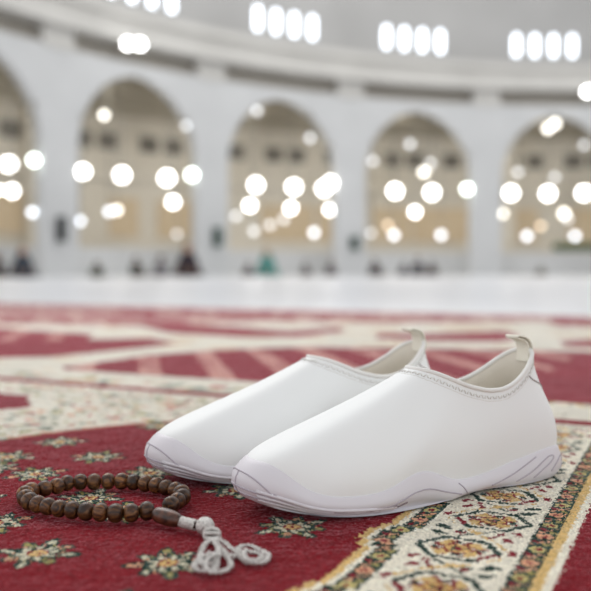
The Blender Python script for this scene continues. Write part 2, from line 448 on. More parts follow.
FLOWERS = [(38, 553), (168, 563), (292, 527), (98, 457), (60, 442), (36, 474), (90, 498), (160, 426), (150, 473), (-8, 468), (236, 490), (-6, 523), (8, 457), (128, 512), (-30, 500), (110, 610)]
FL = [st(u, v) for u, v in FLOWERS]
def colour_full(S, T):
    c = colour(S, T)
    for i, (s0, t0) in enumerate(FL):
        flower(c, S, T, s0, t0, .0225, rot=(.3 + .35 * (i % 3)) , var=i % 2)
    return c

def carpet_patch(s0, s1, t0, t1, step, hole=None, jit=0.0):
    ns = int(round((s1 - s0) / step)); ntt = int(round((t1 - t0) / step))
    sv = s0 + np.arange(ns + 1) * step; tv = t0 + np.arange(ntt + 1) * step
    S, T = np.meshgrid(sv, tv)
    Z = np.zeros_like(S)
    inner = np.zeros_like(S); inner[1:-1, 1:-1] = 1
    Z += inner * rng.normal(0, 1, S.shape) * jit
    X = S * CR + T * SR; Y = -S * SR + T * CR
    V = np.stack([X, Y, Z], -1).reshape(-1, 3)
    fs, ft = np.meshgrid(s0 + (np.arange(ns) + .5) * step, t0 + (np.arange(ntt) + .5) * step)
    cols = colour_full(fs, ft)
    if step < .002:   # knots wander a little
        j1 = rng.normal(0, .0006, fs.shape); cols = colour_full(fs + j1, ft + rng.normal(0, .0006, fs.shape))
    br = rng.normal(1, .16 if step < .002 else .08, fs.shape + (1,)) * (0.9 + .2 * vnoise(fs * 18, ft * 18))[..., None]
    cols = np.clip(cols * br, 0.003, .95)
    idx = np.arange((ns + 1) * (ntt + 1)).reshape(ntt + 1, ns + 1)
    F = np.stack([idx[:-1, :-1], idx[:-1, 1:], idx[1:, 1:], idx[1:, :-1]], -1)
    keep = np.ones(fs.shape, bool)
    if hole: keep = ~((fs > hole[0]) & (fs < hole[1]) & (ft > hole[2]) & (ft < hole[3]))
    return V, F[keep], cols[keep]

NEAR = (-.62, .04, .09, .93); MID = (-1.40, .62, -.11, 1.77)
def build_carpet():
    Vs, Fs, Cs = [], [], []; off = 0
    for a in ((*NEAR, .00125, None, .00028), (*MID, .004, NEAR, .0004), (-4.62, 3.90, -.71, CARPET_TOP + .01, .0125 if False else .01, MID, .0004)):
        s0, s1, t0, t1, step, hole, jit = a
        V, F, c = carpet_patch(s0, s1, t0, t1, step, hole, jit)
        Vs.append(V); Fs.append(F + off); Cs.append(c); off += len(V)
    V = np.concatenate(Vs); F = np.concatenate(Fs); Cc = np.concatenate(Cs)
    me = bpy.data.meshes.new('carpet'); me.vertices.add(len(V)); me.vertices.foreach_set('co', V.astype(np.float32).ravel())
    me.loops.add(F.size); me.loops.foreach_set('vertex_index', F.astype(np.int32).ravel())
    me.polygons.add(len(F)); me.polygons.foreach_set('loop_start', np.arange(0, F.size, 4, dtype=np.int32))
    me.update(calc_edges=True)
    at = me.attributes.new('knot_colour', 'FLOAT_COLOR', 'FACE')
    at.data.foreach_set('color', np.concatenate([Cc, np.ones((len(Cc), 1))], 1).astype(np.float32).ravel())
    m = bpy.data.materials.new('carpet_wool'); m.use_nodes = True; n = m.node_tree.nodes; L = m.node_tree.links; b = n['Principled BSDF']
    an = n.new('ShaderNodeAttribute'); an.attribute_name = 'knot_colour'; L.new(an.outputs['Color'], b.inputs['Base Color'])
    b.inputs['Roughness'].default_value = .9; b.inputs['Specular IOR Level'].default_value = .15
    b.inputs['Sheen Weight'].default_value = 1.0; b.inputs['Sheen Roughness'].default_value = .22
    gm_ = n.new('ShaderNodeGamma'); gm_.inputs['Gamma'].default_value = .36; L.new(an.outputs['Color'], gm_.inputs['Color'])   # fibres sheen in their own hue
    smx = n.new('ShaderNodeMix'); smx.data_type = 'RGBA'; smx.inputs[0].default_value = .22; smx.inputs[7].default_value = (1, 1, 1, 1)
    L.new(gm_.outputs[0], smx.inputs[6]); L.new(smx.outputs[2], b.inputs['Sheen Tint'])
    tc = n.new('ShaderNodeTexCoord'); t = n.new('ShaderNodeTexNoise'); t.inputs['Scale'].default_value = 900; t.inputs['Detail'].default_value = 2
    t2 = n.new('ShaderNodeTexNoise'); t2.inputs['Scale'].default_value = 35; t2.inputs['Detail'].default_value = 3
    L.new(tc.outputs['Object'], t.inputs['Vector']); L.new(tc.outputs['Object'], t2.inputs['Vector'])
    bp = n.new('ShaderNodeBump'); bp.inputs['Strength'].default_value = .6; bp.inputs['Distance'].default_value = .0008
    bp2 = n.new('ShaderNodeBump'); bp2.inputs['Strength'].default_value = .5; bp2.inputs['Distance'].default_value = .006
    L.new(t.outputs['Fac'], bp.inputs['Height']); L.new(t2.outputs['Fac'], bp2.inputs['Height']); L.new(bp2.outputs[0], bp.inputs['Normal'])
    L.new(bp.outputs[0], b.inputs['Normal'])
    me.materials.append(m)
    o = bpy.data.objects.new('carpet', me); COL.objects.link(o)
    tag(o, 'red prayer carpet with cream floral borders under the shoes', 'carpet')
build_carpet()

# ================================================================== SHOES
m_upper = mat('white_neoprene', srgb(241, 243, 242), 0.62, None, (1400, 0.12, 0.0004), sheen=.15)
m_sole = mat('white_rubber', srgb(221, 218, 223), 0.45, None, (300, 0.05, 0.0004))
m_tread_shade = mat('tread_shade', srgb(140, 126, 132), 0.7)  # shade inside the tread grooves, put into the colour of thin tubes
m_groove_shade = mat('groove_shade', srgb(178, 170, 180), 0.6)  # lighter groove shade, likewise coloured onto thin tubes on the sole
m_bind = mat('collar_binding', srgb(236, 235, 231), 0.7, None, (900, .3, .0004))
m_stitch = mat('white_thread', srgb(226, 224, 219), 0.8)
m_lining = mat('cream_lining', srgb(236, 230, 218), 0.85, None, (500, .3, .0006))
m_seam = mat('grey_seam', srgb(172, 164, 164), 0.7)
m_tab = mat('tab_fabric', srgb(238, 234, 220), 0.8, None, (700, .3, .0005))

def smooth_curve(pts, n, closed=False):
    """Catmull-Rom through pts, n samples, uniform in arc length"""
    P = [np.array(p, float) for p in pts]; N = len(P); out = []
    segs = N if closed else N - 1
    for i in range(segs):
        if closed: p0, p1, p2, p3 = P[i - 1], P[i], P[(i + 1) % N], P[(i + 2) % N]
        else: p0, p1, p2, p3 = P[max(i - 1, 0)], P[i], P[i + 1], P[min(i + 2, N - 1)]
        for k in range(24):
            t = k / 24
            out.append(.5 * ((2 * p1) + (-p0 + p2) * t + (2 * p0 - 5 * p1 + 4 * p2 - p3) * t * t + (-p0 + 3 * p1 - 3 * p2 + p3) * t ** 3))
    if not closed: out.append(P[-1])
    else: out.append(out[0])
    out = np.array(out); d = np.r_[0, np.cumsum(np.linalg.norm(np.diff(out, axis=0), axis=1))]
    q = np.linspace(0, d[-1], n + 1)[:-1] if closed else np.linspace(0, d[-1], n)
    return np.stack([np.interp(q, d, out[:, k]) for k in range(out.shape[1])], 1)

LEN = .287
# sole plan outline (x from the toe to the heel, y>0 outer side)
OUTL = [(0, 0), (.004, .016), (.016, .029), (.040, .040), (.075, .0465), (.105, .0475), (.14, .043), (.175, .037), (.21, .0335), (.24, .0325), (.264, .028), (.280, .016), (.287, 0)]
MEDL = [(.280, -.016), (.264, -.027), (.24, -.030), (.21, -.029), (.175, -.029), (.14, -.033), (.105, -.040), (.075, -.042), (.040, -.037), (.016, -.027), (.004, -.015)]
NL = 200
LOOP = smooth_curve(OUTL + MEDL, NL, closed=True)     # index 0 = toe, about NL/2 = heel
ZT_X = [0, .012, .020, .028, .038, .052, .070, .085, .097, .108, .119, .128, .138, .150, .162, .178, .195, .215, .235, .250, .262, .273, .281, .287]
ZT_Z = [.0370, .0355, .0310, .0245, .0185, .0152, .0143, .0150, .0180, .0225, .0248, .0240, .0200, .0150, .0128, .0128, .0148, .0185, .0220, .0240, .0246, .0238, .0215, .0195]
def ztop(x): return float(np.interp(x, ZT_X, ZT_Z))
_zt = np.convolve(np.pad([ztop(x) for x in np.linspace(0, LEN, 300)], 6, mode='edge'), np.ones(13) / 13, 'valid')
def ztop(x): return float(np.interp(x, np.linspace(0, LEN, 300), _zt))
def zbot(x):
    z = .0
    if x < .085: z = .0125 * (1 - x / .085) ** 2
    if x > .24: z = .0025 * ((x - .24) / .047) ** 2
    if .150 < x < .215: z += .0015 * math.sin(PI * (x - .15) / .065)
    return z + .0006
def loop_normals():
    d = np.roll(LOOP, -1, 0) - np.roll(LOOP, 1, 0); nrm = np.stack([d[:, 1], -d[:, 0]], 1)
    nrm /= np.linalg.norm(nrm, axis=1)[:, None]
    c = LOOP.mean(0)
    s = np.sign(((LOOP - c) * nrm).sum(1)).mean()
    return nrm * (1 if s > 0 else -1)
LN = loop_normals()
def sole_side(i, f, push=0.0):
    """point on the sole's side wall. f 0 bottom .. 1 top edge"""
    p = LOOP[i % NL]; n = LN[i % NL]; x = p[0]
    zb, zt = zbot(x), ztop(x)
    toe = max(0, 1 - x / .05)
    fore = max(0, min(1, (.15 - x) / .05)) * min(1, .25 + x / .035); prof = -(.0035 + .0062 * fore) * (1 - min(1, f / (.3 + .2 * fore))) ** 1.6 - (.0030 + .007 * toe) * max(0, (f - .45) / .55) ** 1.8
    q = p + n * (prof + push)
    return Vector((q[0], q[1], zb + (zt - zb) * f))

# collar loop
CF, CB = .143, .2560
def collar_pt(a):
    """a: 0 front .. pi back, signed"""
    s = math.copysign(1, a); aa = abs(a)
    x = (CF + CB) / 2 - (CB - CF) / 2 * math.cos(aa)
    wmax = .0265
    y = s * wmax * (math.sin(aa) ** .85 if math.sin(aa) > 0 else 0)
    t = (x - CF) / (CB - CF)
    z = float(np.interp(t, ZC_T, _zc))
    return Vector((x, y, z))
ZC_T = np.linspace(0, 1, 101)
_raw = np.interp(ZC_T, [0, .06, .15, .30, .45, .58, .70, .82, .92, 1], [.0880, .0868, .0825, .0755, .0715, .0715, .0755, .0830, .0915, .0970])
_zc = np.convolve(np.pad(_raw, 5, mode='reflect', reflect_type='odd'), np.ones(11) / 11, 'valid')

def half_u(i):
    """signed position round the loop: 0 toe .. 1 heel"""
    j = i % NL
    ih = HEEL_I
    return (j / ih, 1) if j <= ih else ((NL - j) / (NL - ih), -1)
HEEL_I = int(np.argmax(LOOP[:, 0]))
def cangle(i):
    u, s = half_u(i)
    a = PI * float(np.interp(u, [0, .15, .30, .42, .52, .65, .80, .92, 1], [0, .075, .16, .25, .34, .52, .74, .91, 1]))
    return a * s
def upper_curve(i):
    S = sole_side(i, .97, -.0012); a = cangle(i); Cc = collar_pt(a)
    u, s = half_u(i); n = LN[i % NL]
    H = max(.01, Cc.z - S.z)
    front = max(0.0, math.cos(a)) ** 1.0 * max(0, 1 - u / .62)
    back = max(0.0, -math.cos(a)) ** 2
    dist = math.hypot(Cc.x - S.x, Cc.y - S.y)
    k1 = H * (.42 - .05 * front)
    P1 = S + Vector((n[0] * (.003 - .002 * front) + .011 * front, n[1] * .004, k1 * (1 - .48 * front)))
    fx = max(0, 1 - u / .55)
    tf = dist * .48
    dirf = Vector((S.x - Cc.x, S.y - Cc.y, 0)); dirf = dirf.normalized() if dirf.length > 1e-6 else Vector((0, 1, 0))
    w = min(1, fx * 1.35)
    # tangent leaving the collar: forward = along the instep slope, side = down and slightly out
    P2f = Cc + Vector((dirf.x * tf, dirf.y * tf, -tf * (.46 + .08 * abs(dirf.y))))
    P2s = Cc + Vector((n[0] * .001, n[1] * .006, -H * .45))
    P2 = P2f * w + P2s * (1 - w)
    if back > 0: P2 = P2 + Vector((.0015 * back, 0, 0)); P1 = P1 + Vector((.000 * back, 0, 0))
    return S, P1, P2, Cc
def bez(P, t):
    a, b, c, d = P; return a * (1 - t) ** 3 + b * 3 * t * (1 - t) ** 2 + c * 3 * t * t * (1 - t) + d * t ** 3
CURVES = None
def get_curves():
    cs = [upper_curve(i) for i in range(NL)]
    out = []
    arr = np.array([[list(p) for p in c] for c in cs])     # NL,4,3
    k = np.array([1, 4, 6, 4, 1]) / 16.0
    for _ in range(3):
        mid = arr[:, 1:3].copy(); acc = 0
        for q, wt in enumerate(k): acc = acc + np.roll(mid, q - 2, 0) * wt
        arr[:, 1:3] = acc
    return [[Vector(p) for p in arr[i]] for i in range(NL)]
CURVES = get_curves()
def usurf(i, t, off=0.0):
    """point on the upper; i may be fractional"""
    i0 = int(math.floor(i)) % NL; fr = i - math.floor(i)
    p = bez(CURVES[i0], t).lerp(bez(CURVES[(i0 + 1) % NL], t), fr)
    if off:
        e = .02; a = bez(CURVES[(i0 + 1) % NL], t) - bez(CURVES[i0 - 1], t)
        b = bez(CURVES[i0], min(1, t + e)) - bez(CURVES[i0], max(0, t - e))
        n = a.cross(b); n.normalize()
        c = Vector((.15, 0, .03)); 
        if n.dot(p - c) < 0: n = -n
        p = p + n * off
    return p

def make_shoe(mirror=1):
    F = lambda p: Vector((p[0], p[1] * mirror, p[2]))
    root = empty('slip_on_shoe')
    # --- upper
    NT = 34; mb = MB()
    mb.grid([[F(usurf(i, k / NT)) for i in range(NL)] for k in range(NT + 1)], closed_u=True)
    up = mb.build('upper', m_upper, root)
    # --- lining + insole
    mb = MB(); rows = []
    for k in range(0, 15):
        t = 1 - k / 14 * .93
        r_ = []
        for i in range(NL):
            p = usurf(i, t, -.0022)
            if k == 0: p = usurf(i, 1.0, 0) * 1.0 + Vector((0, 0, .0003))
            if k == 14: p.z = .0135
            r_.append(F(p))
        rows.append(r_)
    mb.grid(rows, closed_u=True)
    mb.build('lining', m_lining, root)
    mb = MB(); rows = []
    for s_ in (1, .8, .5, .2):
        rows.append([F((.14 + (LOOP[i][0] - .14) * .93 * s_, LOOP[i][1] * .88 * s_, .0138 + .004 * (1 - s_ * .6) * (1 if LOOP[i][0] > 5 else 0))) for i in range(NL)])
    mb.grid(rows, closed_u=True); mb.f.append(tuple(range(3 * NL, 4 * NL)))
    mb.build('insole', m_lining, root)
    # --- sole
    mb = MB(); rows = []
    for s_ in (.35, .7, .93):
        rows.append([F((.14 + (LOOP[i][0] - .14) * s_, LOOP[i][1] * s_, zbot(.14 + (LOOP[i][0] - .14) * s_) + .0004)) for i in range(NL)])
    for f in (0, .06, .14, .25, .4, .55, .7, .85, .94, 1.0):
        rows.append([F(sole_side(i, f)) for i in range(NL)])
    rows.append([F(sole_side(i, 1.0, -.0012) + Vector((0, 0, .0004))) for i in range(NL)])
    rows.append([F(sole_side(i, .98, -.0030)) for i in range(NL)])
    rows.append([F(sole_side(i, .55, -.0060)) for i in range(NL)])
    mb.grid(rows, closed_u=True); mb.f.append(tuple(range(0, NL)))
    # inner foot-bed
    o = len(mb.v) - NL
    mb.f.append(tuple(range(o, o + NL)))
    sole = mb.build('sole', m_sole, root)
    # --- sole decoration, one mesh per motif
    def side_path(pts, name, r=.0005, m=m_groove_shade, both=True):
        for sgn in ((1, -1) if both else (1,)):
            g = MB()
            P = smooth_curve(pts, 40); L_ = []
            for x, f in P:
                rg = range(0, HEEL_I + 1) if sgn > 0 else range(HEEL_I, NL)
                j = min(rg, key=lambda q: abs(LOOP[q][0] - x))
                L_.append((j, x, f))
            pp = []
            for j, x, f in L_:
                j2 = j + 1 if (LOOP[j][0] < x) == (sgn > 0) else j - 1
                a, b = LOOP[j][0], LOOP[j2 % NL][0]; fr = 0 if abs(a - b) < 1e-7 else (x - a) / (b - a)
                pp.append(F(sole_side(j, f, .00005).lerp(sole_side(j2, f, .00005), max(0, min(1, fr)))))
            g.tube(pp, r, 6)
            g.build(name, m, sole)
    def zf(x, z): return max(.02, min(1, (z - zbot(x)) / (ztop(x) - zbot(x))))
    # wave under the mid bump
    side_path([(x, zf(x, z)) for x, z in ((.072, .0045), (.088, .0055), (.100, .0085), (.110, .0122), (.119, .0134), (.129, .0122), (.139, .0092), (.150, .0062), (.158, .0042))], 'sole_groove_shade')
    side_path([(x, zf(x, z)) for x, z in ((.156, .0118), (.160, .0085), (.164, .004))], 'sole_groove_shade')
    # long line along the fore part
    side_path([(x, zf(x, z)) for x, z in ((.014, .0195), (.024, .0130), (.04, .0088), (.06, .0070), (.085, .0060), (.1, .0054))], 'sole_groove_shade')
    for dz in (.0035, .0063):
        side_path([(x, zf(x, z - dz * (1 if x > .01 else .6))) for x, z in ((.012, .019), (.02, .0155), (.034, .0120), (.05, .0098), (.066, .0092))], 'sole_groove_shade', .0006, m_tread_shade)
    for q in range(4):
        x0 = .070 + q * .009
        side_path([(x0, .12), (x0 + .004, .22), (x0 + .009, .30)], 'sole_groove_shade', .0006, m_tread_shade)
    # raised tread ribs round the fore part
    for f0, f1 in ((.36, .42), (.24, .26), (.13, .13)):
        side_path([(.006, f0), (.02, f0 * 1.02), (.045, (f0 + f1) / 2), (.075, f1 * .9), (.098, f1 * .5)], 'tread_rib', .0012, m_sole)
    # heel loops
    side_path([(.190, .28), (.208, .50), (.226, .74), (.238, .88)], 'sole_groove_shade')
    side_path([(.216, .22), (.230, .42), (.244, .66), (.254, .78), (.2585, .72), (.255, .60), (.244, .42), (.234, .22)], 'sole_groove_shade')
    side_path([(.254, .28), (.262, .50), (.270, .66), (.2765, .62), (.277, .40), (.273, .2)], 'sole_groove_shade')
    # toe panel
    def toe_line(pp, r=.0005): g = MB(); g.tube(pp, r, 6); g.build('toe_groove_shade', m_tread_shade if r > .00051 else m_groove_shade, sole)
    toe_line([F(sole_side(i % NL, .12 + .60 * (1 - (abs(i) / 12) ** 2.6), .0001)) for i in range(-12, 13)])
    toe_line([F(sole_side(0, f, .0001)) for f in (.1, .25, .4, .55, .71)])
    toe_line([F(sole_side(i % NL, .34 - .004 * abs(i), .0001)) for i in range(-14, 15)])
    toe_line([F(sole_side(i % NL, .16, .0001)) for i in range(-14, 15)])
    # --- collar binding, stitches
    NC = 160; ring = [F(collar_pt(-PI + 2 * PI * (k + .5) / NC)) for k in range(NC)]
    mb = MB(); mb.tube([p + Vector((0, 0, -.0002)) for p in ring], .0017, 10, closed=True)
    mb.build('collar_binding', m_bind, root)
    def on_surface(i, d):
        """walk down d metres from the collar on curve i"""
        t = 1.0; p = usurf(i, 1.0)
        acc = 0
        while acc < d and t > .3:
            t -= .004; q = usurf(i, t); acc += (q - p).length; p = q
        return t
    # arc-length sampled positions round the collar
    path = []; N2 = NL * 2
    for k in range(N2):
        i = k * NL / N2; path.append((i, usurf(i, on_surface(int(i) if True else i, .0052), .0003)))
    st_mb = MB(); acc = 0; last = None; flip = 0
    for k in range(N2):
        i, p = path[k]; q = path[(k + 1) % N2][1]
        seg = (q - p).length; pos = 0
        while acc + (seg - pos) >= .0026:
            stp = .0026 - acc; pos += stp; acc = 0
            fr = pos / seg if seg > 0 else 0
            c0 = p.lerp(q, fr); tdir = (q - p).normalized()
            ii = i + fr * .5
            t0 = on_surface(int(ii) % NL, .0052)
            dn = (usurf(ii, max(0, t0 - .02)) - usurf(ii, t0)).normalized()
            s1 = c0 + dn * (.0011) - tdir * .0006; s2 = c0 - dn * .0011 + tdir * .0006
            if flip: s1, s2 = c0 + dn * (.0011) + tdir * .0006, c0 - dn * .0011 - tdir * .0006
            flip ^= 1
            st_mb.tube([F(s1), F((s1 + s2) / 2 + Vector((0, 0, .0002))), F(s2)], .00042, 5)
        acc += seg - pos
    tag(st_mb.build('collar_stitching', m_stitch, root), kind='stuff')
    g = MB(); g.tube([F(usurf(k * NL / 120, on_surface(int(k * NL / 120) % NL, .0078), -.0001)) for k in range(120)], .0003, 5, closed=True)
    g.build('collar_seam', m_stitch, root)
    # --- heel counter seam
    for sgn in (1, -1):
        g = MB(); pts = []
        for k in range(24):
            q = k / 23; du = 19 * (1 - q ** 1.4); t = .915 - .36 * q
            pts.append(F(usurf((HEEL_I - sgn * (du + .2)) % NL, t, .0002)))
        g.tube(pts, .0006, 6); g.build('heel_seam', m_seam, root)
    # --- pull tab: a folded strip rising from the heel and leaning to the toe
    prof = [(.2585, .0860), (.2590, .0940), (.2583, .0990), (.2555, .1022), (.2510, .1038), (.2475, .1046), (.2468, .1056), (.2478, .1064), (.2520, .1058), (.2575, .1042), (.2615, .1005), (.2632, .0950), (.2640, .0880)]
    prof = [(x - .0055, z + .0015) for x, z in prof]; P = smooth_curve(prof, 36); mb = MB(); hw = .0068
    rows_o, rows_i = [], []
    for k, (x, z) in enumerate(P):
        t = P[min(k + 1, 35)] - P[max(k - 1, 0)]; nn = np.array([t[1], -t[0]]); nn /= np.linalg.norm(nn)
        for th, R_ in ((.0004, rows_o), (-.0004, rows_i)):
            x2, z2 = x + nn[0] * th, z + nn[1] * th
            R_.append([F((x2 - .0 * abs(y), y, z2)) for y in np.linspace(-hw, hw, 7)])
    mb.grid(rows_o); mb.grid(rows_i, flip=True)
    for rr in (0, 6): mb.grid([[r[rr] for r in rows_o], [r[rr] for r in rows_i]])
    mb.build('pull_tab', m_tab, root)
    return root

SH_YAW = math.atan2(.48, .877)
def place_shoe(root, tx, ty, yaw):
    root.location = (tx, ty, 0.0006); root.rotation_euler = (0, 0, yaw); root.scale = (.955, .955, .985)
# local +y must face the camera for the near shoe -> mirror -1 (world left-normal of the toe-heel axis points away)
near = make_shoe(-1); place_shoe(near, -.0378, .5125, SH_YAW)
tag(near, 'white slip-on shoe nearer the camera, standing over the carpet border', 'shoe', 'pair of white slip-on shoes')
far = make_shoe(1); place_shoe(far, -.1075, .590, SH_YAW)
tag(far, 'white slip-on shoe standing behind the nearer one, heel partly hidden', 'shoe', 'pair of white slip-on shoes')

# ================================================================== PRAYER BEADS
m_bead = bpy.data.materials.new('polished_wood_bead'); m_bead.use_nodes = True
def bead_material():
    n = m_bead.node_tree.nodes; L = m_bead.node_tree.links; b = n['Principled BSDF']
    tc = n.new('ShaderNodeTexCoord'); oi = n.new('ShaderNodeObjectInfo')
    ad = n.new('ShaderNodeVectorMath'); ad.operation = 'ADD'; L.new(tc.outputs['Object'], ad.inputs[0])
    sc = n.new('ShaderNodeVectorMath'); sc.operation = 'SCALE'; sc.inputs[3].default_value = 3.0
    cb = n.new('ShaderNodeCombineXYZ'); L.new(oi.outputs['Random'], cb.inputs[0]); L.new(oi.outputs['Random'], cb.inputs[1]); L.new(cb.outputs[0], sc.inputs[0])
    L.new(sc.outputs[0], ad.inputs[1])
    t = n.new('ShaderNodeTexNoise'); t.inputs['Scale'].default_value = 240; t.inputs['Detail'].default_value = 5; t.inputs['Distortion'].default_value = 1.5
    mp = n.new('ShaderNodeMapping'); mp.inputs['Scale'].default_value = (1, 1, .35); L.new(ad.outputs[0], mp.inputs[0]); L.new(mp.outputs[0], t.inputs['Vector'])
    cr = n.new('ShaderNodeValToRGB'); e = cr.color_ramp.elements
    e[0].position = .34; e[0].color = srgb(38, 22, 14); e[1].position = .68; e[1].color = srgb(136, 92, 48)
    m_ = e.new(.5); m_.color = srgb(84, 52, 30)
    L.new(t.outputs['Fac'], cr.inputs[0])
    hsv = n.new('ShaderNodeHueSaturation'); mr = n.new('ShaderNodeMapRange'); mr.inputs[3].default_value = .55; mr.inputs[4].default_value = 1.35
    L.new(oi.outputs['Random'], mr.inputs[0]); L.new(mr.outputs[0], hsv.inputs['Value']); L.new(cr.outputs[0], hsv.inputs['Color'])
    L.new(hsv.outputs[0], b.inputs['Base Color']); b.inputs['Roughness'].default_value = .42; b.inputs['Specular IOR Level'].default_value = .4
    b.inputs['Coat Weight'].default_value = .08; b.inputs['Coat Roughness'].default_value = .2
bead_material()
m_silver = mat('silver_thread', srgb(236, 233, 228), 0.4, (1500, srgb(150, 147, 142), .45, .66), (1500, .9, .0010), metal=.45)
m_cord = mat('dark_cord', srgb(60, 44, 34), .8)

BEADS = [(167 - 11.5, 511), (146.7, 511), (130, 513), (112, 513), (96.5, 512), (81, 511), (68, 509.5), (55, 508), (44, 505.5), (34, 503), (26.5, 499), (26.5, 492.5),
         (38, 489), (50.6, 488), (61.5, 484.5), (73, 482), (87.6, 482), (102.7, 481.5), (117.5, 481), (130, 482), (139, 482.7), (151, 484.5), (160, 486.2), (169, 488.2), (178, 490.8), (183, 495.5), (178, 500.5), (171, 505)]
BR = .0058
pts = [Vector((*ground(u, v, BR + .0012), BR + .0012)) for u, v in BEADS]
base = Vector((*ground(100, 497), 0))
rosary = empty('prayer_beads', base)
tag(rosary, 'loop of polished brown wooden prayer beads with a silver tassel, lying on the carpet', 'prayer beads')
# loop resampled evenly so that beads just touch
loop_pts = smooth_curve([tuple(p) for p in pts[1:]] , 400)
tot = np.sum(np.linalg.norm(np.diff(loop_pts, axis=0), axis=1))
NB = len(BEADS) - 1
NB = max(NB, int(round(tot / .0098)) + 1)
beads_xyz = [Vector(p) for p in smooth_curve([tuple(p) for p in pts[1:]], NB)]
spacing = tot / (NB - 1)
bm_ = MB(); hl = min(.0049, spacing * .5)
prof = [(.0013, -hl)] + [(BR * (math.cos(a) ** .72), hl * math.sin(a)) for a in np.linspace(-1.25, 1.25, 15)] + [(.0013, hl)]
bm_.lathe(prof, 24)
proto = bm_.build('bead', m_bead, rosary)
def orient(o, d): o.rotation_euler = Vector(d).to_track_quat('Z', 'X').to_euler()
for k, p in enumerate(beads_xyz):
    o = proto if k == 0 else proto.copy()
    if k: COL.objects.link(o); o.parent = rosary
    a = beads_xyz[max(k - 1, 0)]; b = beads_xyz[min(k + 1, NB - 1)]
    o.location = p - base; orient(o, b - a); s_ = 1 + random.uniform(-.05, .04); o.scale = (s_, s_, 1 + random.uniform(-.04, .02))
    o.rotation_euler.rotate_axis('Z', random.uniform(0, 6.28))
MB().tube([p - base for p in beads_xyz], .0007, 6).build('cord', m_cord, rosary)
# long leader bead
la = Vector((*ground(155, 513.5, .0075), .0075)); lb = Vector((*ground(181, 521.5, .0062), .0062))
d = lb - la; Lh = d.length / 2
mb = MB(); mb.lathe([(.0015, -Lh)] + [(.0051 * (math.cos(a) ** .45) * (1 - .08 * a), Lh * math.sin(a) / math.sin(1.35)) for a in np.linspace(-1.35, 1.35, 17)] + [(.0015, Lh)], 24)
lead = mb.build('leader_bead', mat('dark_reddish_wood', srgb(98, 58, 40), .36, (260, srgb(46, 26, 18), .38, .64), coat=.1), rosary, loc=(la + lb) / 2 - base); orient(lead, d)

def twist(path, R, r, pitch, strands=2, n=6, close=False):
    """rope: strands winding round a path"""
    P = [Vector(p) for p in path]; mb = MB(); 
    dl = [0]
    for i in range(1, len(P)): dl.append(dl[-1] + (P[i] - P[i - 1]).length)
    for s_ in range(strands):
        out = []
        steps = int(dl[-1] / abs(pitch) * 10) + 4
        for q in range(steps):
            L_ = dl[-1] * q / (steps - 1); j = min(len(P) - 2, int(np.searchsorted(dl, L_, 'right')) - 1); j = max(0, j)
            fr = (L_ - dl[j]) / max(1e-9, dl[j + 1] - dl[j]); c = P[j].lerp(P[j + 1], fr)
            t = (P[j + 1] - P[j]).normalized(); a = Vector((0, 0, 1)); a = (a - t * a.dot(t)).normalized() if abs(t.z) < .95 else Vector((1, 0, 0)); b = t.cross(a)
            ph = 2 * PI * L_ / pitch + 2 * PI * s_ / strands
            out.append(c + (a * math.cos(ph) + b * math.sin(ph)) * R)
        mb.tube(out, r, n)
    return mb
def G(u, v, h): 
    x, y = ground(u, v, h); return Vector((x, y, h)) - base
tas = empty('tassel'); tas.parent = rosary
# braided neck
neck = [G(180.5, 521.5, .0058), G(186, 523, .0056), G(196, 525.5, .0054)]
nk = twist(smooth_curve([tuple(p) for p in neck], 20), .0027, .0007, .0085, 5)
nk2 = twist(smooth_curve([tuple(p) for p in neck], 20), .0028, .0007, -.0085, 5)
nk.add(nk2.v, nk2.f)
bn = nk.build('braided_neck', m_silver, tas)
MB().tube(neck, .0025, 12).build('neck_core', m_cord, tas)
kb = MB(); c0 = G(205, 526, .0062); Rk = .0056
rowsb = []
for a in np.linspace(-1.45, 1.45, 13):
    rowsb.append([c0 + Vector((Rk * math.cos(a) * math.cos(t), Rk * .95 * math.cos(a) * math.sin(t), Rk * .92 * math.sin(a))) * (1 + .04 * math.sin(9 * t + 5 * a)) for t in np.linspace(0, 2 * PI, 28)[:-1]])
kb.grid(rowsb, closed_u=True); kb.f.append(tuple(range(27))[::-1]); kb.f.append(tuple(12 * 27 + q for q in range(27)))
kb.build('knot', m_silver, tas)
# knot collar below the ball
k2 = MB(); c1 = G(212, 536, .0050)
for q in range(5):
    ang = q * 1.25
    loopk = [c1 + Vector((math.cos(t) * .0042, math.sin(t) * .0042 * math.cos(ang), math.sin(t) * .0036 * math.sin(ang) + .0003 * q)) for t in np.linspace(0, 2 * PI, 26)]
    k2.add(*(lambda m: (m.v, m.f))(twist(loopk, .0006, .0007, .0026, 2)))
k2.build('knot', m_silver, tas)
def ringloop(pxs, h0=.0024, name='tassel_loop'):
    """a loop of fine knotted silver beads on a thread"""
    P = [G(u, v, h0 + hh) for u, v, hh in pxs]
    S_ = [Vector(q) for q in smooth_curve([tuple(p) for p in P], 400, closed=True)]
    Lt = sum((S_[k] - S_[k - 1]).length for k in range(400)); n_ = int(Lt / .0023)
    S2 = [Vector(q) for q in smooth_curve([tuple(p) for p in P], n_, closed=True)]
    mb = MB(); mb.tube(S_[::5], .0005, 6, closed=True)
    for k, p in enumerate(S2):
        t = (S2[(k + 1) % n_] - S2[k - 1]).normalized(); sd = t.cross(Vector((0, 0, 1))).normalized()
        for sg in (-1, 1):
            c = p + sd * .0009 * sg + Vector((0, 0, random.uniform(-.0003, .0004))) + t * (.0005 * sg)
            r = random.uniform(.00080, .00105)
            mb.lathe([(r * math.cos(a), r * math.sin(a)) for a in (-1.45, -.9, -.3, .3, .9, 1.45)], 8, Matrix.Translation(c))
    return mb.build(name, m_silver, tas)
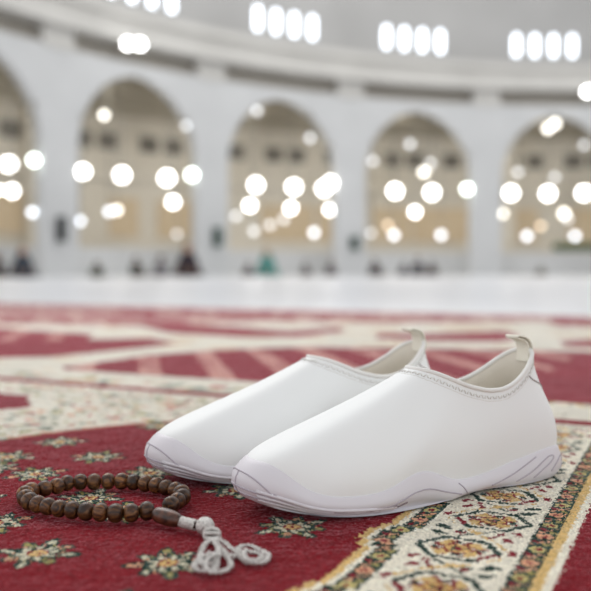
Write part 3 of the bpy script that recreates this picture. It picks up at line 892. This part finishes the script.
ringloop([(211, 539, .004), (203, 548, .003), (200, 560, .001), (206, 566, 0), (216, 560, .0015), (218, 548, .003)])
ringloop([(205, 556, .002), (197, 561, .0005), (195, 568, 0), (203, 571, 0), (214, 569, .0005), (217, 560, .001), (213, 553, .002)])
ringloop([(211, 557, .004), (205, 563, .003), (209, 571, .001), (221, 572, 0), (230, 567, 0), (229, 559, .001), (220, 554, .003)])
ringloop([(214, 539, .004), (222, 541, .003), (232, 549, .001), (238, 554, 0), (231, 556, 0), (222, 549, .001)])
ringloop([(238, 549, .001), (247, 545, 0), (258, 549, 0), (268, 555, 0), (263, 562, 0), (250, 563, 0), (241, 557, 0)])
ringloop([(243, 551, .0025), (252, 552, .002), (262, 555, .0015), (257, 560, .001), (247, 559, .0015)], name='tassel_loop')

# ================================================================== LAMPS
def globe_mat(name, col, e):
    return mat(name, (0.9, 0.9, 0.88, 1), .3, emit=(col, e))
g_white = globe_mat('lamp_glow_white', (1, .985, .95, 1), 9)
g_cool = globe_mat('lamp_glow_cool', (.84, .90, 1, 1), 3.6)
g_green = globe_mat('lamp_glow_green', (.90, 1, .93, 1), 8)
g_dim = globe_mat('lamp_glow_dim', (.92, .95, 1, 1), 1.8)
g_soft = globe_mat('lamp_glow_soft', (1, .96, .86, 1), 4.6)
g_peach = globe_mat('lamp_glow_peach', (1, .74, .48, 1), 2.6)
m_metal = mat('lamp_metal', srgb(150, 148, 142), .4, metal=.7)
BIG, MEDM, SML = .50, .38, .26
LAMPS = [  # u, v, diameter px of the globe, material
    (9, 164, 12, g_white), (34, 160, 9, g_green), (12, 191, 10, g_white), (-2, 190, 7, g_white), (36, 212.5, 6.5, g_cool), (80, 221, 6.5, g_cool),
    (79, 171, 11, g_white), (122, 175, 12, g_white), (167, 178, 12, g_white), (195, 175, 9, g_green), (173, 202, 9.5, g_white),
    (109, 211.5, 6.5, g_cool), (117, 210, 6.5, g_soft), (104, 115, 6.5, g_soft), (186, 125.5, 5.5, g_dim), (177, 234, 5, g_dim),
    (256, 185, 11, g_white), (294, 187, 11, g_white), (324, 188.5, 11, g_white), (334, 183, 10, g_white), (250, 205.5, 9, g_white), (291, 208, 8.5, g_white), (330, 209.5, 8, g_white),
    (257, 111, 6, g_dim), (310, 138, 6, g_dim), (236, 216, 6, g_dim), (254, 231, 6, g_dim), (270, 225, 6, g_dim), (284, 219, 6, g_dim), (314, 232.5, 6.5, g_cool),
    (395, 191, 11, g_white), (432, 192.5, 11, g_white), (467, 189, 8, g_green), (415, 212, 8, g_white),
    (410, 144, 6, g_dim), (373, 161, 5.5, g_dim), (431, 163, 6, g_dim), (424, 172, 7, g_soft), (371, 233, 5, g_dim), (388, 225, 5, g_peach), (394, 235, 6.5, g_cool), (441, 235, 6.5, g_cool),
    (511, 193, 11, g_white), (548, 193.5, 11, g_white), (584, 193, 11, g_white), (497, 213.5, 6.5, g_soft), (564, 213.5, 7.5, g_soft), (568, 219, 5.5, g_dim),
    (548, 128.5, 7, g_soft), (555, 123.5, 7, g_soft), (584, 145, 5.5, g_dim), (518, 172, 5.5, g_dim), (555, 177, 5.5, g_dim), (527, 236, 6.5, g_cool), (575, 236, 6.5, g_cool), (541, 226, 5, g_peach)]
EDGES = [(78, 197), (232, 335), (370, 467), (502, 640)]
def arch_of(u):
    if u < 57: return 0
    if u < 215: return 1
    if u < 353: return 2
    if u < 486: return 3
    return 4
ORD = ['first', 'second', 'third', 'fourth', 'fifth', 'sixth', 'seventh']
ARCH = ['leftmost arch', 'second arch', 'middle arch', 'fourth arch', 'rightmost arch']
rows_ = {}
def rowname(v):
    return 'near the top' if v < 150 else 'in the upper row' if v < 198 else 'in the middle row' if v < 217 else 'in the lowest row'
for L_ in LAMPS: rows_.setdefault((arch_of(L_[0]), rowname(L_[1])), []).append(L_)
gm = MB(); gm.lathe([(.5 * math.cos(a), .5 * math.sin(a)) for a in np.linspace(-1.5, 1.5, 13)], 18)
gmesh = {}
placed = []
def lamp(L_, label, group):
    u, v, dpx, mm = L_
    inside = (any(a + 4 < u < b - 4 for a, b in EDGES) or (u < 28)) and v > 140 and (u, v) != (373, 161)
    row = 1.5 if v < 150 else 2.7 if v < 198 else 4.1 if v < 217 else 5.6
    for r in ([RR + row + q for q in (0, .5, -.5, 1, -1, 1.5, 2, 2.5)] if inside else [RR + (.36 if v > 200 else .02)]):
        p, t = at_ring(u, v, r); dia = dpx * t / FPX
        if all((p.xy - o_.xy).length > .85 for o_ in placed): break
    placed.append(p)
    top = 7.9 + .4 * (r - RR - .35) / 7.65
    if not inside:      # hangs from the soffit of its arch, close to the jamb
        th = math.atan2(p.x - RC.x, p.y - RC.y); k = round((th - TH0) / DTH - .5); x = (th - TH0 - (k + .5) * DTH) * RR
        x = max(-HALF + dia * .55, min(HALF - dia * .55, x)); z = p.z
        while arch_z(x) < z + dia * .62: x *= .97
        p = Vector(cyl(TH0 + (k + .5) * DTH + x / RR, r, z)); top = arch_z(x)
    root = empty('hanging_lamp', p)
    if mm.name not in gmesh:
        g = gm.build('globe', mm, root); gmesh[mm.name] = g
    else:
        g = gmesh[mm.name].copy(); COL.objects.link(g); g.parent = root
    g.scale = (dia,) * 3
    rod = MB().tube([(0, 0, dia * .47), (0, 0, top - p.z)], .02, 6)
    rod.lathe([(.06, dia * .44), (.09, dia * .47), (.05, dia * .62)], 10)
    rod.lathe([(.05, top - p.z - .08), (.12, top - p.z - .03), (.12, top - p.z)], 10)
    rod.build('suspension_rod', m_metal, root)
    tag(root, label, 'lamp', group)
for (ai, rn), LL in rows_.items():
    LL.sort(key=lambda q: (q[0], q[1]))
    for k, L_ in enumerate(LL):
        kind = {'lamp_glow_white': 'bright white', 'lamp_glow_cool': 'small cool white', 'lamp_glow_green': 'greenish white', 'lamp_glow_dim': 'faint', 'lamp_glow_soft': 'warm white', 'lamp_glow_peach': 'peach coloured'}[L_[3].name]
        pos = '' if len(LL) == 1 else ', %s from left' % ORD[k]
        lamp(L_, '%s lamp %s of the %s%s' % (kind, rn, ARCH[ai], pos), 'round lamps hanging in the arcade')
# floodlights on the cornice
def flood(u, v, dpx, label, group=None):
    p, t = at_ring(u, v, RR - .62); dia = dpx * t / FPX; th = math.atan2(p.x - RC.x, p.y - RC.y)
    root = empty('cornice_floodlight', p, -th)
    M = Matrix.Rotation(PI / 2, 4, 'X')
    MB().lathe([(dia * .30, -.0), (dia * .48, .02), (dia * .5, .10), (dia * .46, .10)], 18, M).build('lamp_face', g_flood, root)
    MB().lathe([(dia * .52, -.12), (dia * .52, -.01), (dia * .4, -.0)], 18, M).build('housing', m_metal, root)
    MB().box((0, .19, 0), (.06, .16, .06)).build('mounting_arm', m_metal, root, smooth=False)
    tag(root, label, 'floodlight', group)
g_flood = globe_mat('floodlight_glow', (1, 1, 1, 1), 12)
flood(126.5, 44, 9, 'left lamp of the bright floodlight pair on the cornice', 'floodlights on the cornice')
flood(139, 44.5, 9, 'right lamp of the bright floodlight pair on the cornice', 'floodlights on the cornice')
flood(587, 92, 8, 'single bright floodlight under the cornice at the right edge', 'floodlights on the cornice')
# added area lights, no visible fixtures, to brighten the hall behind the arches
for k in range(-1, 5):
    p = cyl(TH0 + (k + .5) * DTH, RR + 4.2, 7.6); q = cyl(TH0 + (k + .5) * DTH, RR + 4.6, 0)
    area('added_arcade_fill', p, q, 3.5, 3.0, 130, (1, .95, .86))

# ================================================================== PEOPLE (seated far off by the arcade)
m_skin = mat('skin', srgb(176, 132, 104), .6)
m_hair = mat('dark_hair', srgb(36, 30, 28), .7)
def seated(mm, cover):
    """one continuous seated body: pelvis, folded legs, torso, arms, neck, head"""
    J = {'pel': (0, 0, .12, .17), 'bel': (0, .0, .28, .15), 'che': (0, -.02, .44, .16), 'nk': (0, -.02, .59, .062), 'hd0': (0, -.03, .66, .085), 'hd1': (0, -.03, .76, .10), 'hd2': (0, -.02, .84, .06),
         'shL': (.17, -.02, .50, .075), 'shR': (-.17, -.02, .50, .075), 'elL': (.24, -.08, .30, .055), 'elR': (-.24, -.08, .30, .055), 'haL': (.12, -.30, .22, .035), 'haR': (-.12, -.30, .22, .035),
         'kL': (.34, -.22, .12, .085), 'kR': (-.34, -.22, .12, .085), 'fL': (.02, -.36, .08, .06), 'fR': (-.06, -.42, .08, .06), 'hpL': (.14, -.06, .12, .12), 'hpR': (-.14, -.06, .12, .12)}
    E_ = [('pel', 'bel'), ('bel', 'che'), ('che', 'nk'), ('nk', 'hd0'), ('hd0', 'hd1'), ('hd1', 'hd2'), ('che', 'shL'), ('che', 'shR'), ('shL', 'elL'), ('shR', 'elR'), ('elL', 'haL'), ('elR', 'haR'), ('pel', 'hpL'), ('pel', 'hpR'), ('hpL', 'kL'), ('hpR', 'kR'), ('kL', 'fL'), ('kR', 'fR')]
    ks = list(J); me = bpy.data.meshes.new('body'); me.from_pydata([J[k][:3] for k in ks], [(ks.index(a), ks.index(b)) for a, b in E_], []); me.materials.append(mm)
    o = bpy.data.objects.new('body', me); COL.objects.link(o)
    sk = o.modifiers.new('skin', 'SKIN'); sk.use_smooth_shade = True
    for i, k in enumerate(ks):
        r = J[k][3]; me.skin_vertices[0].data[i].radius = (r, r)
    me.skin_vertices[0].data[0].use_root = True
    o.modifiers.new('sub', 'SUBSURF').levels = 1
    dg = bpy.context.evaluated_depsgraph_get(); ev = o.evaluated_get(dg); m2 = bpy.data.meshes.new_from_object(ev)
    bpy.data.objects.remove(o)
    zmin = min(v.co.z for v in m2.vertices)
    for v in m2.vertices: v.co.z -= zmin
    m2.materials.clear(); m2.materials.append(mm); m2.materials.append(m_skin)
    for p in m2.polygons:
        c = p.center
        if c.z > .60 - zmin * 0 and c.y < -.0: p.material_index = 1
        if c.y < -.26 and .12 < c.z < .34 and abs(c.x) < .2: p.material_index = 1
    return m2
def person(u, vbase, hpx, col, label, cover_col=None, rz=0.0, r_off=-1.6, wide=1.0):
    p, t = at_ring(u, 270, RR + r_off); hgt = hpx * t / FPX; sc = min(1.35, 1.2 * hgt / .88)
    mm = mat('garment', srgb(*col), .9)
    root = empty('person', (p.x, p.y, -.006), -math.atan2(p.x, p.y) + rz); root.scale = (sc * wide, sc * wide, sc)
    me = seated(mm, cover_col); b = bpy.data.objects.new('body', me); COL.objects.link(b); b.parent = root
    top = max(v.co.z for v in me.vertices)
    hz = top - .10
    if cover_col is None:
        h = MB(); h.lathe([(.112 * math.cos(a), .115 * math.sin(a)) for a in np.linspace(-.25, 1.5, 9)], 14, Matrix.Translation((0, -.012, hz)) @ Matrix.Rotation(-.35, 4, 'X'))
        h.build('hair', m_hair, root)
    else:   # draped headscarf / shawl falling to the ground
        mc = mat('draped_cloth', srgb(*cover_col), .9, (4, srgb(*[int(c * .85) for c in cover_col]), .3, .7)); h = MB(); rows = []
        for z, r in ((top + .015, .03), (top - .02, .09), (hz, .125), (hz - .12, .13), (hz - .22, .20), (hz - .38, .27), (hz - .55, .32), (.10, .40), (.02, .44)):
            rows.append([(r * math.sin(a) * (1 + .04 * math.sin(7 * a)), r * .85 * math.cos(a) * (1 + .04 * math.sin(5 * a)) + .02, z) for a in np.linspace(-2.3, 2.3, 30)])
        h.grid(rows); ho = h.build('shawl', mc, root); sd = ho.modifiers.new('thick', 'SOLIDIFY'); sd.thickness = .012
    tag(root, label, 'person', 'people seated along the arcade')
person(-3, 278, 22, (56, 54, 56), 'person in dark clothes seated at the left edge of the frame')
person(23, 278, 27, (62, 70, 80), 'person in slate blue shawl seated by the leftmost pillar', (58, 66, 76))
person(97, 278, 14, (60, 70, 62), 'small seated person in dark green, just right of the first pillar', wide=1.2)
person(136, 278, 18, (48, 52, 48), 'seated person in blackish green beneath the second arch', None, .4)
person(161, 278, 19, (112, 112, 118), 'person in grey seated left of the black shawled one', None, -.3)
person(188, 278, 31, (48, 42, 50), 'person under a black shawl seated left of the second pillar', (52, 46, 54))
person(248, 278, 13, (70, 70, 76), 'small dark seated person just left of the teal one')
person(267, 278, 24, (78, 140, 134), 'person in a teal shawl seated in the middle arch', (82, 146, 138))
person(305, 278, 13, (70, 68, 74), 'seated person in charcoal below the middle arch', None, .5)
person(331, 278, 14, (78, 76, 84), 'seated person in charcoal just left of the third pillar')
person(375, 278, 15, (54, 54, 60), 'person in black seated right of the third pillar', None, .3, wide=1.2)
person(404, 278, 13, (70, 74, 84), 'bluish grey seated person below the fourth arch', None, -.4)
person(418, 278, 17, (52, 56, 66), 'dark blue seated person below the fourth arch, middle of a close group of three')
person(432, 278, 14, (50, 46, 48), 'person in black seated at the right end of the close group of three')
person(541, 280, 9, (110, 110, 104), 'tiny greyish seated figure below the rightmost arch', wide=1.4)
